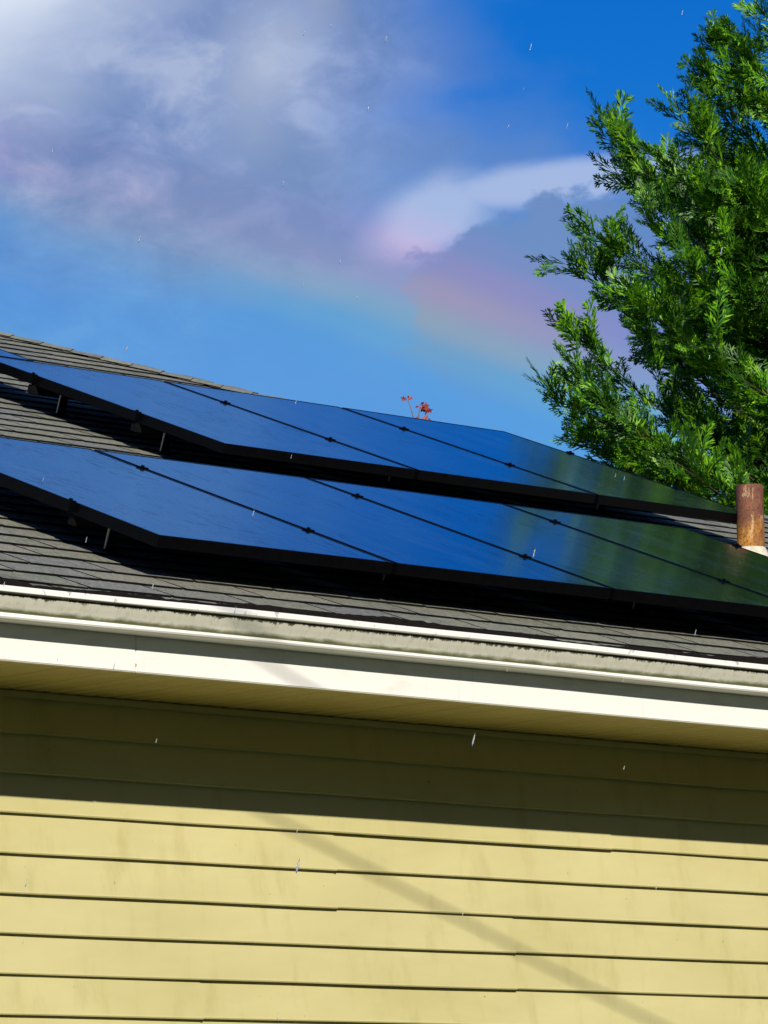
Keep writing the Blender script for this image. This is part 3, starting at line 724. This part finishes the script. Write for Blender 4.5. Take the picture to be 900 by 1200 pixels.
def sprays_mesh(name, items, parent):
    Vs, Fs, b0 = [], [], 0
    for protos, fine in ((protoB, True), (protoS, False)):
        it = [s_ for s_ in items if s_[4] == fine]
        if not it: continue
        pos = np.array([s_[0] for s_ in it]); dr = np.array([s_[1] for s_ in it]); nn = np.array([s_[2] for s_ in it]); sc_ = np.array([s_[3] for s_ in it])*(1.0 if fine else 1.45)
        dr /= np.linalg.norm(dr, axis=1)[:, None]; sd = np.cross(nn, dr); sd /= np.linalg.norm(sd, axis=1)[:, None]+1e-9; nn = np.cross(dr, sd)
        which = rng.integers(0, len(protos), len(it))
        for q, (pv, pf) in enumerate(protos):
            m = which == q
            if not m.any(): continue
            P = pos[m][:, None, :] + sc_[m][:, None, None]*(pv[None, :, 0:1]*dr[m][:, None, :] + pv[None, :, 1:2]*sd[m][:, None, :] + pv[None, :, 2:3]*nn[m][:, None, :])
            k = P.shape[0]; Vs.append(P.reshape(-1, 3)); Fs.append((pf[None] + (np.arange(k)*len(pv))[:, None, None]).reshape(-1, 4) + b0); b0 += k*len(pv)
    V = np.concatenate(Vs) - TB; Fq = np.concatenate(Fs)
    me = bpy.data.meshes.new(name); me.vertices.add(len(V)); me.vertices.foreach_set('co', V.astype(np.float32).ravel())
    me.loops.add(Fq.size); me.loops.foreach_set('vertex_index', Fq.astype(np.int32).ravel())
    me.polygons.add(len(Fq)); me.polygons.foreach_set('loop_start', np.arange(0, Fq.size, 4, dtype=np.int32))
    me.update(calc_edges=True); me.materials.append(M_LEAF)
    o = link(bpy.data.objects.new(name, me), parent); o['kind'] = 'stuff'
    return len(Fq)
nq = sprays_mesh('crown', sprays, tree)
print('sprays', len(sprays), 'quads', nq)
bm = bmesh.new(); tube(bm, [(0, 0, -0.2), (0.03, 0, 1.5), (-0.03, 0.04, 5), (0.05, 0, 9), (0, 0.02, 13), (0, 0, 15.8)], [0.34, 0.28, 0.22, 0.15, 0.08, 0.015], 12); bm_obj('trunk', bm, M_BARK, tree, True)
bm = bmesh.new()
for pts, r_ in limbs: tube(bm, [Vector(p - TB) for p in pts], [r_*(1-0.13*i_) for i_ in range(7)], 5, False)
o = bm_obj('limbs', bm, M_BARK, tree); o['kind'] = 'stuff'

# ------------------------------------------------------------------ overhead cable (its shadow crosses the wall) on two poles in the yard behind the viewer
SD = SUNV/np.linalg.norm(SUNV)
wa, wb = np.array([0.652, 0, -0.081 + Z0]), np.array([2.334, 0, -0.683 + Z0]); wd = (wb - wa)/np.linalg.norm(wb - wa)
ca = wa - wd*7.0 + SD*4.6; cb = wa + wd*9.0 + SD*9.0
bm = bmesh.new(); pts = [ca + (cb-ca)*f_ for f_ in np.linspace(0, 1, 12)]
tube(bm, pts, [0.0066]*12, 8); tag(bm_obj('overhead_cable', bm, M_RUBBER), 'black overhead cable strung between wooden poles, shading the siding', 'cable')
for P, nm in ((ca, 'wooden utility pole holding the high end of the overhead cable'), (cb, 'wooden utility pole holding the low end of the overhead cable')):
    t_ = thing('utility_pole', nm, 'pole', (P[0], P[1], 0), 'utility poles')
    bm = bmesh.new(); tube(bm, [(0, 0, -0.2), (0, 0, P[2]*0.5), (0, 0, P[2]+0.35)], [0.15, 0.135, 0.11], 14); bm_obj('post', bm, M_WOOD, t_, True)
    bm = bmesh.new(); tube(bm, [(0, 0, P[2]-0.05), (0, 0, P[2]+0.05)], [0.125, 0.125], 14); bm_obj('cable_clamp', bm, M_ALU, t_)

# ------------------------------------------------------------------ unseen belt of trees, added to block low sky light
tv_, tf_, b0 = [], [], 0
def blocker_tree(px, py, h_):
    global b0
    n_ = 1100; z_ = rng.uniform(0.0, 1.0, n_)**0.9; a_ = rng.uniform(0, 2*math.pi, n_); r_ = (0.22 + 0.78*(1-z_))*h_*0.30*np.sqrt(rng.uniform(0.15, 1, n_))
    c_ = np.stack([px + r_*np.cos(a_), py + r_*np.sin(a_), 0.3 + z_*(h_-0.4)], 1)
    d1 = rng.normal(0, 1, (n_, 3)); d1 /= np.linalg.norm(d1, axis=1)[:, None]; d2 = np.cross(d1, rng.normal(0, 1, (n_, 3))); d2 /= np.linalg.norm(d2, axis=1)[:, None]
    sz = rng.uniform(0.35, 0.75, n_)[:, None]
    q_ = np.stack([c_ - d1*sz, c_ + d2*sz*0.5, c_ + d1*sz, c_ - d2*sz*0.5], 1).reshape(-1, 3)
    tv_.append(q_); tf_.extend([(b0+4*i_, b0+4*i_+1, b0+4*i_+2, b0+4*i_+3) for i_ in range(n_)]); b0 += 4*n_
for k in range(34):
    f_ = k/33; ang = R(205 - 230*f_ + 0)          # a half ring in front of the facade
    blocker_tree(2 + 36*math.cos(R(180 + 180*f_)) + rng.uniform(-1.5, 1.5), -2 + 31*math.sin(R(180 + 180*f_)) + rng.uniform(-1.5, 1.5), (rng.uniform(10.0, 11.5) if abs(f_ - 0.345) < 0.09 else rng.uniform(16.0, 20.0)))
o = mesh_obj('added_woodland', np.concatenate(tv_), tf_, M_LEAF); o['kind'] = 'stuff'; o['label'] = 'unseen added belt of dark green trees that blocks low sky light'; o['category'] = 'added_woodland'

# ------------------------------------------------------------------ rain: drops falling in the yard
V, Fc, base = [], [], 0
icm = bmesh.new(); bmesh.ops.create_icosphere(icm, subdivisions=1, radius=1.0)
iv = np.array([v_.co[:] for v_ in icm.verts]); jf = [tuple(x_.index for x_ in f_.verts) for f_ in icm.faces]; icm.free()
fall = np.array([-0.12, -0.05, -1.0]); fall /= np.linalg.norm(fall)
count = 0
while count < 1100:
    p = np.array([rng.uniform(-7.5, 8), rng.uniform(-9, -1.0), rng.uniform(0.3, 6.0)])
    if p[1] > -1.2: continue
    r_ = rng.uniform(0.0009, 0.0016); ln = rng.uniform(4.5, 7.5)*r_
    v_ = iv*np.array([r_, r_, ln]); v_[:, 0] *= np.where(v_[:, 2] > 0, 0.65, 1.0); v_[:, 1] *= np.where(v_[:, 2] > 0, 0.65, 1.0)
    v_[:, 0] += 0.20*v_[:, 2]; v_[:, 1] -= 0.17*v_[:, 2]
    V.append(v_ + p); Fc += [tuple(a + base for a in ff) for ff in jf]; base += len(iv); count += 1
o = mesh_obj('rain', np.concatenate(V), Fc, M_RAIN, None, True); o['kind'] = 'stuff'; o['label'] = 'bright raindrops falling in front of the house'; o['category'] = 'rain'
